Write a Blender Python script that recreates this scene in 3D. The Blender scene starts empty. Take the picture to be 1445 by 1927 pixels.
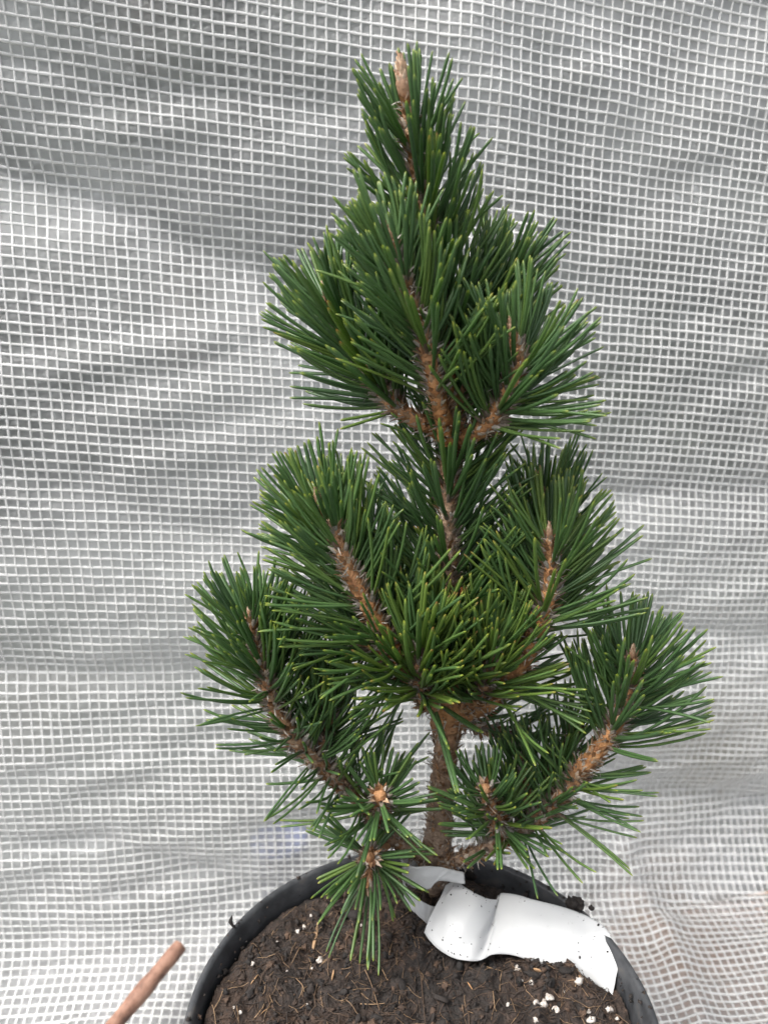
import bpy, math, random
import numpy as np
from mathutils import Vector

rng = np.random.default_rng(7)
random.seed(7)
SC = bpy.context.scene
COL = SC.collection
W, H, F = 1445.0, 1927.0, 1484.0            # photograph size and focal length, pixels
PITCH = math.radians(17)
CAM = np.array([0.0, 0.0, 0.483])
RIM_Z, POT_X, POT_Y, POT_R = 0.18, 0.0157, 0.26, 0.10
TRUNK_Y = 0.336

# ------------------------------------------------------------------ camera, sky, sun, exposure
cam_d = bpy.data.cameras.new('camera')
cam = bpy.data.objects.new('camera', cam_d); COL.objects.link(cam)
cam.location = CAM; cam.rotation_euler = (math.pi / 2 - PITCH, 0, 0)
cam_d.sensor_fit = 'VERTICAL'; cam_d.sensor_height = 36.0; cam_d.lens = 36.0 * F / H
cam_d.clip_start = 0.01; cam_d.clip_end = 500
cam_d.dof.use_dof = True; cam_d.dof.focus_distance = 0.345; cam_d.dof.aperture_fstop = 8.5
SC.camera = cam
SUN_EL, SUN_AZ = math.radians(58), math.radians(-118)     # azimuth from +Y towards +X
world = bpy.data.worlds.new('World'); SC.world = world; world.use_nodes = True
wn = world.node_tree; wn.nodes.clear()
sky = wn.nodes.new('ShaderNodeTexSky'); sky.sky_type = 'NISHITA'; sky.sun_disc = False
sky.sun_elevation = SUN_EL; sky.sun_rotation = SUN_AZ; sky.air_density = 1.0; sky.dust_density = 5.0; sky.ozone_density = 1.0
bgn = wn.nodes.new('ShaderNodeBackground'); bgn.inputs['Strength'].default_value = 0.115
hs = wn.nodes.new('ShaderNodeHueSaturation'); hs.inputs['Saturation'].default_value = 0.25
wo = wn.nodes.new('ShaderNodeOutputWorld')
wn.links.new(sky.outputs[0], hs.inputs['Color']); wn.links.new(hs.outputs[0], bgn.inputs['Color']); wn.links.new(bgn.outputs[0], wo.inputs['Surface'])
sun_d = bpy.data.lights.new('sun', 'SUN'); sun_d.energy = 1.5; sun_d.angle = math.radians(32); sun_d.color = (1.0, 0.97, 0.92)
sun = bpy.data.objects.new('sun', sun_d); COL.objects.link(sun)
sd = Vector((math.sin(SUN_AZ) * math.cos(SUN_EL), math.cos(SUN_AZ) * math.cos(SUN_EL), math.sin(SUN_EL)))
sun.rotation_euler = (-sd).to_track_quat('-Z', 'Y').to_euler(); sun.location = sd * 5
SC.view_settings.view_transform = 'Standard'; SC.view_settings.look = 'None'
SC.view_settings.exposure = 1.62; SC.view_settings.gamma = 1.0; SC.view_settings.use_curve_mapping = False
SC.render.engine = 'CYCLES'
SC.cycles.max_bounces = 8; SC.cycles.transparent_max_bounces = 16
SC.cycles.use_denoising = True
SC.cycles.sample_clamp_indirect = 6.0

# ------------------------------------------------------------------ helpers
def ray(px, py):
    a = (px - W / 2) / F; b = -(py - H / 2) / F
    d = np.array([a, math.cos(PITCH) + b * math.sin(PITCH), -math.sin(PITCH) + b * math.cos(PITCH)])
    return d
def at(px, py, Y):
    d = ray(px, py); return CAM + d * (Y / d[1])
def at_z(px, py, z):
    d = ray(px, py); return CAM + d * ((z - CAM[2]) / d[2])
def depth_of(p):
    q = (p.T - CAM).T if np.ndim(p) == 1 else p - CAM[:, None]
    return q[1] * math.cos(PITCH) - q[2] * math.sin(PITCH)

def hash3(ix, iy, iz, seed):
    n = (ix.astype(np.int64) * 374761393 + iy.astype(np.int64) * 668265263 + iz.astype(np.int64) * 2147483647 + seed * 974711) & 0x7fffffff
    n = ((n ^ (n >> 13)) * 1274126177) & 0x7fffffff
    n = ((n ^ (n >> 16)) * 668265263) & 0x7fffffff
    return ((n ^ (n >> 15)) & 0xffff) / 65535.0
def noise(x, y, z=0.0, seed=0):
    x, y, z = np.broadcast_arrays(np.asarray(x, float), np.asarray(y, float), np.asarray(z, float))
    ix, iy, iz = np.floor(x), np.floor(y), np.floor(z)
    fx, fy, fz = x - ix, y - iy, z - iz
    fx, fy, fz = [f * f * f * (f * (f * 6 - 15) + 10) for f in (fx, fy, fz)]
    r = 0
    for dx in (0, 1):
        for dy in (0, 1):
            for dz in (0, 1):
                w = (fx if dx else 1 - fx) * (fy if dy else 1 - fy) * (fz if dz else 1 - fz)
                r = r + w * hash3(ix + dx, iy + dy, iz + dz, seed)
    return r * 2 - 1
def fbm(x, y, z=0.0, o=4, seed=0):
    r, a = 0, 1.0
    for i in range(o):
        r = r + a * noise(np.asarray(x) * 2 ** i, np.asarray(y) * 2 ** i, np.asarray(z) * 2 ** i, seed + i * 17); a *= 0.5
    return r

def mesh_np(name, verts, faces, mat, parent=None, smooth=True, attrs=None):
    """faces: list of int arrays of shape (n,3) or (n,4)"""
    me = bpy.data.meshes.new(name)
    verts = np.asarray(verts, np.float32).reshape(-1, 3)
    fl = [np.asarray(f, np.int32) for f in (faces if isinstance(faces, list) else [faces]) if len(f)]
    loops = np.concatenate([f.ravel() for f in fl]); tot = np.concatenate([np.full(len(f), f.shape[1], np.int32) for f in fl])
    st = np.concatenate([[0], np.cumsum(tot)[:-1]]).astype(np.int32)
    me.vertices.add(len(verts)); me.vertices.foreach_set('co', verts.ravel())
    me.loops.add(len(loops)); me.loops.foreach_set('vertex_index', loops.astype(np.int32))
    me.polygons.add(len(tot)); me.polygons.foreach_set('loop_start', st); me.polygons.foreach_set('loop_total', tot)
    me.update(calc_edges=True); me.validate()
    me.polygons.foreach_set('use_smooth', np.full(len(me.polygons), smooth))
    for k, v in (attrs or {}).items():
        a = me.attributes.new(k, 'FLOAT', 'POINT'); a.data.foreach_set('value', np.asarray(v, np.float32))
    if mat: me.materials.append(mat)
    o = bpy.data.objects.new(name, me); COL.objects.link(o)
    if parent is not None:
        o.parent = parent
        pl = Vector((0, 0, 0)); q = parent
        while q is not None: pl += Vector(q.location); q = q.parent
        o.location = -pl                      # geometry is written in world coordinates
    return o
def tag(o, label=None, cat=None, group=None, kind=None):
    if label: o['label'] = label
    if cat: o['category'] = cat
    if group: o['group'] = group
    if kind: o['kind'] = kind
    return o
def thing(name, loc, label, cat, group=None):
    o = bpy.data.objects.new(name, None); COL.objects.link(o); o.location = loc; o.empty_display_size = 0.02
    return tag(o, label, cat, group)

class MB:
    """collects pieces into one mesh, with t and rnd attributes"""
    def __init__(s): s.v, s.q, s.t3, s.n, s.t, s.r = [], [], [], 0, [], []
    def add(s, v, quads=None, tris=None, t=0.0, r=0.0):
        v = np.asarray(v, float).reshape(-1, 3); m = len(v)
        s.v.append(v)
        if quads is not None and len(quads): s.q.append(np.asarray(quads) + s.n)
        if tris is not None and len(tris): s.t3.append(np.asarray(tris) + s.n)
        s.t.append(np.broadcast_to(np.asarray(t, float), (m,))); s.r.append(np.broadcast_to(np.asarray(r, float), (m,)))
        s.n += m
    def build(s, name, mat, parent=None, smooth=True):
        f = []
        if s.q: f.append(np.concatenate(s.q))
        if s.t3: f.append(np.concatenate(s.t3))
        return mesh_np(name, np.concatenate(s.v), f, mat, parent, smooth, {'t': np.concatenate(s.t), 'rnd': np.concatenate(s.r)})

def norm(v): return v / (np.linalg.norm(v, axis=-1, keepdims=True) + 1e-12)
def spline(pts, n):
    P = np.asarray(pts, float); P = np.vstack([2 * P[0] - P[1], P, 2 * P[-1] - P[-2]])
    k = len(P) - 3; s = np.linspace(0, k - 1e-9, n); i = s.astype(int); f = (s - i)[:, None]
    a, b, c, d = P[i], P[i + 1], P[i + 2], P[i + 3]
    return 0.5 * (2 * b + (c - a) * f + (2 * a - 5 * b + 4 * c - d) * f ** 2 + (3 * b - a - 3 * c + d) * f ** 3)
def resample(P, n):
    L = np.concatenate([[0], np.cumsum(np.linalg.norm(np.diff(P, axis=0), axis=1))]); s = np.linspace(0, L[-1], n)
    return np.stack([np.interp(s, L, P[:, j]) for j in range(P.shape[1])], 1)
def frames(P):
    T = norm(np.gradient(P, axis=0)); N = np.zeros_like(P)
    n = np.cross(T[0], [0.3, 1, 0.2]); n /= np.linalg.norm(n)
    for i in range(len(P)):
        n = n - T[i] * np.dot(n, T[i]); n /= np.linalg.norm(n); N[i] = n
    return T, N, np.cross(T, N)
def grid_quads(nu, nv, wrap=False):
    i = np.arange(nu - 1)[:, None]; j = np.arange(nv if wrap else nv - 1)[None, :]; j2 = (j + 1) % nv
    return np.stack([i * nv + j, i * nv + j2, (i + 1) * nv + j2, (i + 1) * nv + j], -1).reshape(-1, 4)

# ------------------------------------------------------------------ materials
def new_mat(name):
    m = bpy.data.materials.new(name); m.use_nodes = True; nt = m.node_tree
    return m, nt, nt.nodes['Principled BSDF'], nt.nodes['Material Output']
def nd(nt, t, **kw):
    n = nt.nodes.new(t)
    for k, v in kw.items():
        if k.startswith('i_'): n.inputs[k[2:].replace('_', ' ')].default_value = v
        else: setattr(n, k, v)
    return n
def ramp(nt, stops, inp=None, interp='LINEAR'):
    r = nt.nodes.new('ShaderNodeValToRGB'); r.color_ramp.interpolation = interp
    e = r.color_ramp.elements
    while len(e) < len(stops): e.new(0.5)
    for el, (p, c) in zip(e, stops): el.position = p; el.color = (*c, 1) if len(c) == 3 else c
    if inp is not None: nt.links.new(inp, r.inputs[0])
    return r
def mixc(nt, fac, a, b, mode='MIX'):
    m = nt.nodes.new('ShaderNodeMix'); m.data_type = 'RGBA'; m.blend_type = mode
    for s, v in ((m.inputs[0], fac), (m.inputs[6], a), (m.inputs[7], b)):
        if hasattr(v, 'is_output'): nt.links.new(v, s)
        elif isinstance(v, (int, float)): s.default_value = v
        else: s.default_value = (*v, 1)
    return m.outputs[2]
def attr(nt, n): return nd(nt, 'ShaderNodeAttribute', attribute_name=n).outputs['Fac']
def tex(nt, scale, detail=4, rough=0.55, kind='ShaderNodeTexNoise', coord='Object', stretch=None):
    tc = nt.nodes.new('ShaderNodeTexCoord'); n = nt.nodes.new(kind); n.inputs['Scale'].default_value = scale
    src = tc.outputs[coord]
    if stretch:
        mp = nt.nodes.new('ShaderNodeMapping'); mp.inputs['Scale'].default_value = stretch
        nt.links.new(src, mp.inputs['Vector']); src = mp.outputs[0]
    if kind == 'ShaderNodeTexNoise': n.inputs['Detail'].default_value = detail; n.inputs['Roughness'].default_value = rough
    nt.links.new(src, n.inputs['Vector']); return n
def bump(nt, bsdf, h, strength=0.5, dist=0.001):
    b = nd(nt, 'ShaderNodeBump'); b.inputs['Strength'].default_value = strength; b.inputs['Distance'].default_value = dist
    nt.links.new(h, b.inputs['Height']); nt.links.new(b.outputs[0], bsdf.inputs['Normal']); return b

def mat_needle():
    m, nt, b, out = new_mat('pine_needle')
    body = ramp(nt, [(0, (0.064, 0.125, 0.054)), (0.5, (0.092, 0.176, 0.058)), (1, (0.150, 0.225, 0.044))], attr(nt, 'rnd'))
    tip = ramp(nt, [(0, (0.20, 0.25, 0.05)), (0.75, (0.30, 0.34, 0.055)), (0.93, (0.38, 0.32, 0.07)), (1, (0.26, 0.14, 0.05))], attr(nt, 'rnd'))
    base = (0.10, 0.13, 0.045)
    t = attr(nt, 't')
    fb = ramp(nt, [(0.0, (1, 1, 1)), (0.16, (0, 0, 0))], t)
    ft = ramp(nt, [(0.91, (0, 0, 0)), (0.96, (0.28, 0.28, 0.28)), (0.99, (1, 1, 1))], t)
    c = mixc(nt, fb.outputs[0], body.outputs[0], base); c = mixc(nt, ft.outputs[0], c, tip.outputs[0])
    n = tex(nt, 900, 3); c = mixc(nt, 0.35, c, mixc(nt, 1.0, c, n.outputs[0], 'MULTIPLY'))
    nt.links.new(c, b.inputs['Base Color']); b.inputs['Roughness'].default_value = 0.36
    b.inputs['Specular IOR Level'].default_value = 0.45
    tr = nd(nt, 'ShaderNodeBsdfTranslucent'); tc_ = mixc(nt, 1.0, c, (1.6, 2.0, 0.8), 'MULTIPLY'); nt.links.new(tc_, tr.inputs[0])
    mx = nd(nt, 'ShaderNodeMixShader'); mx.inputs[0].default_value = 0.34
    nt.links.new(b.outputs[0], mx.inputs[1]); nt.links.new(tr.outputs[0], mx.inputs[2]); nt.links.new(mx.outputs[0], out.inputs[0])
    return m
def mat_attr(name, stops, rough=0.7, nscale=600, bstr=0.5, transl=0.0):
    m, nt, b, out = new_mat(name)
    r = ramp(nt, stops, attr(nt, 'rnd')); n = tex(nt, nscale, 4)
    v = ramp(nt, [(0.25, (0.5, 0.5, 0.5)), (0.75, (1.25, 1.25, 1.25))], n.outputs[0])
    c = mixc(nt, 1.0, r.outputs[0], v.outputs[0], 'MULTIPLY')
    nt.links.new(c, b.inputs['Base Color']); b.inputs['Roughness'].default_value = rough
    bump(nt, b, n.outputs[0], bstr, 0.0006)
    if transl:
        tr = nd(nt, 'ShaderNodeBsdfTranslucent'); nt.links.new(c, tr.inputs[0])
        mx = nd(nt, 'ShaderNodeMixShader'); mx.inputs[0].default_value = transl
        nt.links.new(b.outputs[0], mx.inputs[1]); nt.links.new(tr.outputs[0], mx.inputs[2]); nt.links.new(mx.outputs[0], out.inputs[0])
    return m
def mat_bark():
    m, nt, b, out = new_mat('pine_bark')
    n = tex(nt, 160, 6, 0.65); n2 = tex(nt, 700, 3)
    old = ramp(nt, [(0.3, (0.080, 0.055, 0.040)), (0.5, (0.20, 0.14, 0.10)), (0.7, (0.33, 0.25, 0.185))], n.outputs[0])
    young = ramp(nt, [(0.3, (0.20, 0.078, 0.026)), (0.55, (0.40, 0.18, 0.055)), (0.75, (0.46, 0.29, 0.15))], n.outputs[0])
    c = mixc(nt, attr(nt, 't'), old.outputs[0], young.outputs[0])
    nt.links.new(c, b.inputs['Base Color']); b.inputs['Roughness'].default_value = 0.72
    mm = nd(nt, 'ShaderNodeMath', operation='ADD'); nt.links.new(n.outputs[0], mm.inputs[0]); nt.links.new(n2.outputs[0], mm.inputs[1])
    bump(nt, b, mm.outputs[0], 0.8, 0.0012)
    return m
M = {}
M['needle'] = mat_needle()
M['bark'] = mat_bark()
M['scale'] = mat_attr('bark_scale', [(0, (0.16, 0.072, 0.030)), (0.35, (0.33, 0.17, 0.075)), (0.62, (0.47, 0.33, 0.22)), (1, (0.58, 0.52, 0.45))], 0.7, 900, 0.4, 0.1)
M['sheath'] = mat_attr('needle_sheath', [(0, (0.15, 0.105, 0.075)), (0.5, (0.24, 0.20, 0.16)), (1, (0.40, 0.375, 0.335))], 0.6, 1200, 0.4, 0.2)
M['bud'] = mat_attr('pine_bud', [(0, (0.22, 0.10, 0.055)), (0.5, (0.45, 0.29, 0.18)), (1, (0.62, 0.50, 0.38))], 0.55, 900, 0.3, 0.1)
M['dead'] = mat_attr('dead_needle', [(0, (0.35, 0.13, 0.035)), (1, (0.48, 0.22, 0.07))], 0.5, 900, 0.2)

# ------------------------------------------------------------------ ground and what stands behind the sheet
def mat_ground():
    m, nt, b, out = new_mat('garden_ground')
    n = tex(nt, 1.3, 8, 0.6); n2 = tex(nt, 40, 5)
    c = ramp(nt, [(0.35, (0.040, 0.050, 0.042)), (0.5, (0.065, 0.073, 0.062)), (0.65, (0.10, 0.090, 0.078))], n.outputs[0])
    v = ramp(nt, [(0.3, (0.6, 0.6, 0.6)), (0.7, (1.2, 1.2, 1.2))], n2.outputs[0])
    nt.links.new(mixc(nt, 1.0, c.outputs[0], v.outputs[0], 'MULTIPLY'), b.inputs['Base Color']); b.inputs['Roughness'].default_value = 0.95
    bump(nt, b, n2.outputs[0], 0.8, 0.02); return m
g = mesh_np('ground', [(-200, -200, -0.02), (200, -200, -0.02), (200, 200, -0.02), (-200, 200, -0.02)], [np.array([[0, 1, 2, 3]])], mat_ground(), None, False)
tag(g, kind='structure')

def mat_leaf():
    m, nt, b, out = new_mat('hedge_leaf')
    c = ramp(nt, [(0, (0.038, 0.052, 0.045)), (0.5, (0.055, 0.070, 0.058)), (1, (0.085, 0.100, 0.070))], attr(nt, 'rnd'))
    nt.links.new(c.outputs[0], b.inputs['Base Color']); b.inputs['Roughness'].default_value = 0.5; return m
hd = thing('hedge', (0, 1.9, -0.02), 'dark green hedge blurred behind the clear plastic sheet', 'hedge')
mb = MB()
n = 16000
p = np.stack([rng.uniform(-3.2, 3.2, n), rng.uniform(0, 1, n) ** 1.5 * 0.5, rng.uniform(0, 1, n)], 1)
front = 1.55 + 0.18 * fbm(p[:, 0] * 1.6, p[:, 2] * 3, 0, 3, 3)
top = 1.75 + 0.2 * fbm(p[:, 0] * 1.2, 0.5, 0, 3, 5)
c = np.stack([p[:, 0], front + p[:, 1], -0.02 + p[:, 2] * top], 1)
a = norm(rng.normal(size=(n, 3))); bb = norm(np.cross(a, rng.normal(size=(n, 3)))); s = rng.uniform(0.022, 0.045, (n, 1))
lv = np.stack([c - a * s, c - bb * s * 0.5, c + a * s, c + bb * s * 0.5], 1).reshape(-1, 3)
mb.add(lv, np.arange(n * 4).reshape(-1, 4), None, 0, np.repeat(rng.uniform(0, 1, n), 4))
qx, qz = np.meshgrid(np.linspace(-3.4, 3.4, 90), np.linspace(0, 1, 40), indexing='ij')
qt = 1.75 + 0.2 * fbm(qx * 1.2, 0.5, 0, 3, 5)
mb.add(np.stack([qx, 1.85 + 0.15 * fbm(qx * 4, qz * 8, 0, 3, 9) + 0.25 * qz ** 4, -0.03 + qz * qt], -1).reshape(-1, 3), grid_quads(90, 40), None, 0, 0.25)
mb.build('foliage', mat_leaf(), hd, False)
mb = MB()
for x in np.linspace(-3, 3, 13):
    P = spline([(x, 1.85, -0.03), (x + 0.05, 1.87, 0.6), (x - 0.04, 1.83, 1.5)], 8); T, N_, B_ = frames(P)
    th = np.linspace(0, 2 * np.pi, 8, endpoint=False)
    mb.add((P[:, None] + 0.022 * (N_[:, None] * np.cos(th)[None, :, None] + B_[:, None] * np.sin(th)[None, :, None])).reshape(-1, 3), grid_quads(8, 8, True))
mb.build('stem', M['bark'], hd)

def box(mb, c, d, rz=0.0, r=0.0, rx=0.0):
    d = np.array(d) / 2; v = np.array([(x, y, z) for x in (-1, 1) for y in (-1, 1) for z in (-1, 1)], float) * d
    cx, sx = math.cos(rx), math.sin(rx); v = np.stack([v[:, 0], v[:, 1] * cx - v[:, 2] * sx, v[:, 1] * sx + v[:, 2] * cx], 1)
    cs, sn = math.cos(rz), math.sin(rz); v = np.stack([v[:, 0] * cs - v[:, 1] * sn, v[:, 0] * sn + v[:, 1] * cs, v[:, 2]], 1) + np.array(c)
    mb.add(v, [(0, 1, 3, 2), (4, 6, 7, 5), (0, 4, 5, 1), (2, 3, 7, 6), (0, 2, 6, 4), (1, 5, 7, 3)], None, 0, r)
M['brown_wood'] = mat_attr('brown_wood', [(0, (0.42, 0.25, 0.16)), (1, (0.55, 0.33, 0.21))], 0.8, 30, 0.4)
M['blue'] = mat_attr('blue_plastic', [(0, (0.05, 0.10, 0.30)), (1, (0.05, 0.10, 0.30))], 0.4, 30, 0.1)

# ------------------------------------------------------------------ the reinforced plastic sheet
CELL, Z_TOP, R_F = 0.0060, 0.80, 0.045
def wall_y(u): return 0.490 + 0.195 * u
def wall_uv(px, py):
    d = ray(px, py); t = 0.490 / (d[1] - 0.195 * d[0]); p = CAM + d * t
    if p[2] > 0.0: return p[0], Z_TOP - p[2]
    t = -CAM[2] / d[2]; p = CAM + d * t
    return p[0], Z_TOP + (wall_y(p[0]) - p[1]) - 0.43 * R_F * 0.5
FOLDS = [  # pixel polyline, width, height towards the camera (negative: a sharp crease between two bulges)
    ([(-200, 262), (0, 312), (170, 365), (430, 480), (640, 575), (760, 640)], 0.036, -0.0270),
    ([(-200, 80), (0, 100), (420, 170), (650, 200)], 0.022, -0.0075),
    ([(-200, 1290), (0, 1270), (180, 1278), (330, 1262), (600, 1290)], 0.022, -0.0130),
    ([(-100, 1420), (300, 1445), (560, 1470)], 0.016, 0.0030),
    ([(-100, 1590), (200, 1585), (330, 1620), (520, 1680)], 0.016, -0.0075),
    ([(-100, 1700), (300, 1720)], 0.014, 0.0030),
    ([(1060, 1450), (1200, 1500), (1460, 1525), (1700, 1550)], 0.028, -0.0190),
    ([(960, 1160), (1150, 1180), (1460, 1205), (1700, 1220)], 0.018, -0.0075),
    ([(1000, 900), (1200, 935), (1460, 915)], 0.018, -0.0060),
    ([(1170, 1610), (1240, 1720), (1330, 1950)], 0.010, 0.0085),
    ([(1200, 1700), (1460, 1660)], 0.014, -0.0050),
    ([(890, 60), (960, 220), (1010, 420)], 0.018, 0.0065),
    ([(1020, 0), (1160, 190)], 0.012, 0.0030),
    ([(480, 560), (560, 700), (700, 960)], 0.014, 0.0030),
    ([(0, 880), (250, 960), (470, 1040)], 0.018, -0.0030),
]
FOLDS = [([wall_uv(*q) for q in poly], w, h) for poly, w, h in FOLDS]
def fold_h(u, v):
    h = np.zeros_like(u)
    for poly, w, amp in FOLDS:
        best = np.full_like(u, 9.0); e = np.zeros_like(u)
        for (a0, b0), (a1, b1) in zip(poly[:-1], poly[1:]):
            du, dv = a1 - a0, b1 - b0; L2 = du * du + dv * dv
            t = np.clip(((u - a0) * du + (v - b0) * dv) / L2, 0, 1)
            dd = np.hypot(u - a0 - t * du, v - b0 - t * dv); best = np.minimum(best, dd)
        x = best / w
        h += amp * (np.exp(-np.abs(x) ** 1.7 * 0.6) if amp > 0 else np.exp(-(np.sqrt(x * x + 0.03) - 0.17)))
    h += 0.0022 * noise(u * 7 + 3, v * 14 + u * 3, 0.3, 21) + 0.0016 * noise(u * 16, v * 60 + u * 12, 0.7, 22)
    low = np.clip((v - 0.45) / 0.3, 0, 1)
    h += low * (0.0018 * noise(u * 12, v * 85 + u * 8, 0.1, 23) + 0.004 * noise(u * 9 + v * 5, v * 16, 0.2, 24))
    h += 0.00035 * noise(u * 70, v * 90, 0.0, 25)
    return h
V_WALL = Z_TOP - R_F; V_ARC = V_WALL + R_F * math.pi / 2
def sheet(u, v, off):
    u, v = np.broadcast_arrays(np.asarray(u, float), np.asarray(v, float))
    Yb = wall_y(u)
    ph = np.clip((v - V_WALL) / R_F, 0, math.pi / 2)
    z = np.where(v < V_WALL, Z_TOP - v, R_F - R_F * np.sin(ph))
    y = Yb - R_F * (1 - np.cos(ph)) - np.maximum(v - V_ARC, 0)
    ny, nz = -np.cos(ph), np.sin(ph)
    flat = np.clip((v - V_ARC) / 0.06, 0, 1)
    base = POT_Y + 0.075
    under = np.clip((np.hypot(u - POT_X, y - POT_Y) - 0.085) / 0.05, 0, 1)      # flat under the pot
    h = fold_h(u, v) * (1 - flat * (1 - 0.7 * under)) * np.where(under > 0, 1, 0) + off
    h = np.where(ph > 1.2, np.maximum(h, -0.004 + off), h)
    nx = 0.195 * np.cos(ph)
    return np.stack([u + nx * h, y + ny * h, z + nz * h], -1)
U0, U1, V0, V1 = -0.46, 0.56, 0.0, 1.28

def stains_and_tints(nt, col):  # brown soil smudge; olive and green paint in the colour showing from behind
    tc = nt.nodes.new('ShaderNodeTexCoord'); nz = tex(nt, 38, 5, 0.65)
    for p, rad, c, k in ((at_z(1290, 1770, 0.01), 0.095, (0.50, 0.33, 0.22), 0.9), (at(1330, 1420, 0.55), 0.085, (0.42, 0.40, 0.30), 0.75), (at(1120, 740, 0.55), 0.07, (0.42, 0.50, 0.36), 0.6))  :
        mp = nt.nodes.new('ShaderNodeVectorMath'); mp.operation = 'DISTANCE'; nt.links.new(tc.outputs['Object'], mp.inputs[0]); mp.inputs[1].default_value = tuple(p - np.array([0.0, 0, 0]))
        a = nd(nt, 'ShaderNodeMath', operation='MULTIPLY_ADD'); nt.links.new(nz.outputs[0], a.inputs[0]); a.inputs[1].default_value = rad * 1.1; nt.links.new(mp.outputs['Value'], a.inputs[2])
        m = nd(nt, 'ShaderNodeMapRange', interpolation_type='SMOOTHSTEP'); nt.links.new(a.outputs[0], m.inputs[0])
        m.inputs[1].default_value = rad * 1.7; m.inputs[2].default_value = rad * 0.55; m.inputs[3].default_value = 0; m.inputs[4].default_value = k
        col = mixc(nt, m.outputs[0], col, c, 'MIX')
    return col
def mat_film():
    m, nt, b, out = new_mat('clear_plastic_film')
    nt.nodes.remove(b)
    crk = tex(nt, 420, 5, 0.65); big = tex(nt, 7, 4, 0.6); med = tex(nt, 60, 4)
    ad = nd(nt, 'ShaderNodeMath', operation='MULTIPLY_ADD'); nt.links.new(med.outputs[0], ad.inputs[0]); ad.inputs[1].default_value = 2.5; nt.links.new(crk.outputs[0], ad.inputs[2])
    bp = nd(nt, 'ShaderNodeBump'); bp.inputs['Strength'].default_value = 0.8; bp.inputs['Distance'].default_value = 0.0022; nt.links.new(ad.outputs[0], bp.inputs['Height'])
    df = nd(nt, 'ShaderNodeBsdfDiffuse'); df.inputs[0].default_value = (0.80, 0.81, 0.82, 1)
    tl = nd(nt, 'ShaderNodeBsdfTranslucent'); tl.inputs[0].default_value = (0.80, 0.81, 0.82, 1)
    sc_ = stains_and_tints(nt, (0.80, 0.81, 0.82)); nt.links.new(sc_, df.inputs[0]); nt.links.new(sc_, tl.inputs[0])
    milky = nd(nt, 'ShaderNodeMixShader'); milky.inputs[0].default_value = 0.5
    nt.links.new(df.outputs[0], milky.inputs[1]); nt.links.new(tl.outputs[0], milky.inputs[2])
    rf = nd(nt, 'ShaderNodeBsdfRefraction'); rf.inputs['IOR'].default_value = 1.12; rf.inputs['Roughness'].default_value = 0.55
    nt.links.new(stains_and_tints(nt, (0.88, 0.88, 0.93)), rf.inputs['Color'])
    mk = ramp(nt, [(0.38, (0.08,) * 3), (0.62, (0.40,) * 3)], big.outputs[0])  # milky film; its wide variation paints in the uneven light from outside
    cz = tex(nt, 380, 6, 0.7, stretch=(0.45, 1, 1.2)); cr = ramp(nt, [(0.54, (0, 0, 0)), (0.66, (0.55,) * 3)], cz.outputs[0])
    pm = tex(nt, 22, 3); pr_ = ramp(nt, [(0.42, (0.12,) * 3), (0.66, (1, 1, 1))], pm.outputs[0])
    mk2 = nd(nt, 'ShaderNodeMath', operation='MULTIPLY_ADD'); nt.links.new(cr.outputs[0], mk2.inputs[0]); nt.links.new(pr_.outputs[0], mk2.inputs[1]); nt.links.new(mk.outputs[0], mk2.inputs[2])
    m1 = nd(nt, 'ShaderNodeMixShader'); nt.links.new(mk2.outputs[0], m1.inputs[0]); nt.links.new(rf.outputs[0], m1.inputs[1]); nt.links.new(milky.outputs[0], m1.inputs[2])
    gl = nd(nt, 'ShaderNodeBsdfGlossy'); gl.inputs['Roughness'].default_value = 0.3; nt.links.new(bp.outputs[0], gl.inputs['Normal'])
    fr = nd(nt, 'ShaderNodeFresnel'); fr.inputs['IOR'].default_value = 1.6; nt.links.new(bp.outputs[0], fr.inputs['Normal'])
    fm = nd(nt, 'ShaderNodeMath', operation='MULTIPLY_ADD'); nt.links.new(fr.outputs[0], fm.inputs[0]); fm.inputs[1].default_value = 1.9; fm.inputs[2].default_value = 0.02
    m2 = nd(nt, 'ShaderNodeMixShader'); nt.links.new(fm.outputs[0], m2.inputs[0]); nt.links.new(m1.outputs[0], m2.inputs[1]); nt.links.new(gl.outputs[0], m2.inputs[2])
    nt.links.new(m2.outputs[0], out.inputs[0]); return m
def mat_thread():
    m, nt, b, out = new_mat('white_thread')
    n = tex(nt, 90, 7, 0.75); c = ramp(nt, [(0.25, (0.52, 0.515, 0.50)), (0.42, (0.68, 0.68, 0.67)), (0.7, (0.78, 0.78, 0.77))], n.outputs[0])
    nt.links.new(c.outputs[0], b.inputs['Base Color']); b.inputs['Roughness'].default_value = 0.35
    tr = nd(nt, 'ShaderNodeBsdfTranslucent'); tr.inputs[0].default_value = (0.85, 0.85, 0.84, 1)
    mx = nd(nt, 'ShaderNodeMixShader'); mx.inputs[0].default_value = 0.35
    nt.links.new(b.outputs[0], mx.inputs[1]); nt.links.new(tr.outputs[0], mx.inputs[2]); nt.links.new(mx.outputs[0], out.inputs[0]); return m
ps = thing('plastic_sheet', (0.05, 0.49, 0.0), 'clear plastic sheeting reinforced with a white thread grid hanging behind the plant', 'plastic sheet')
nu, nv = 300, 380
uu, vv = np.meshgrid(np.linspace(U0, U1, nu), np.linspace(V0, V1, nv), indexing='ij')
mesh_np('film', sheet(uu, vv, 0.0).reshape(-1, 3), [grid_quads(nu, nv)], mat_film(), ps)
SHEAR = 0.115
def wob(u, v, s): return 0.0016 * noise(u * 9, v * 9, 0.5, s) + 0.00035 * noise(u * 90, v * 90, 0.5, s + 1)
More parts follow.
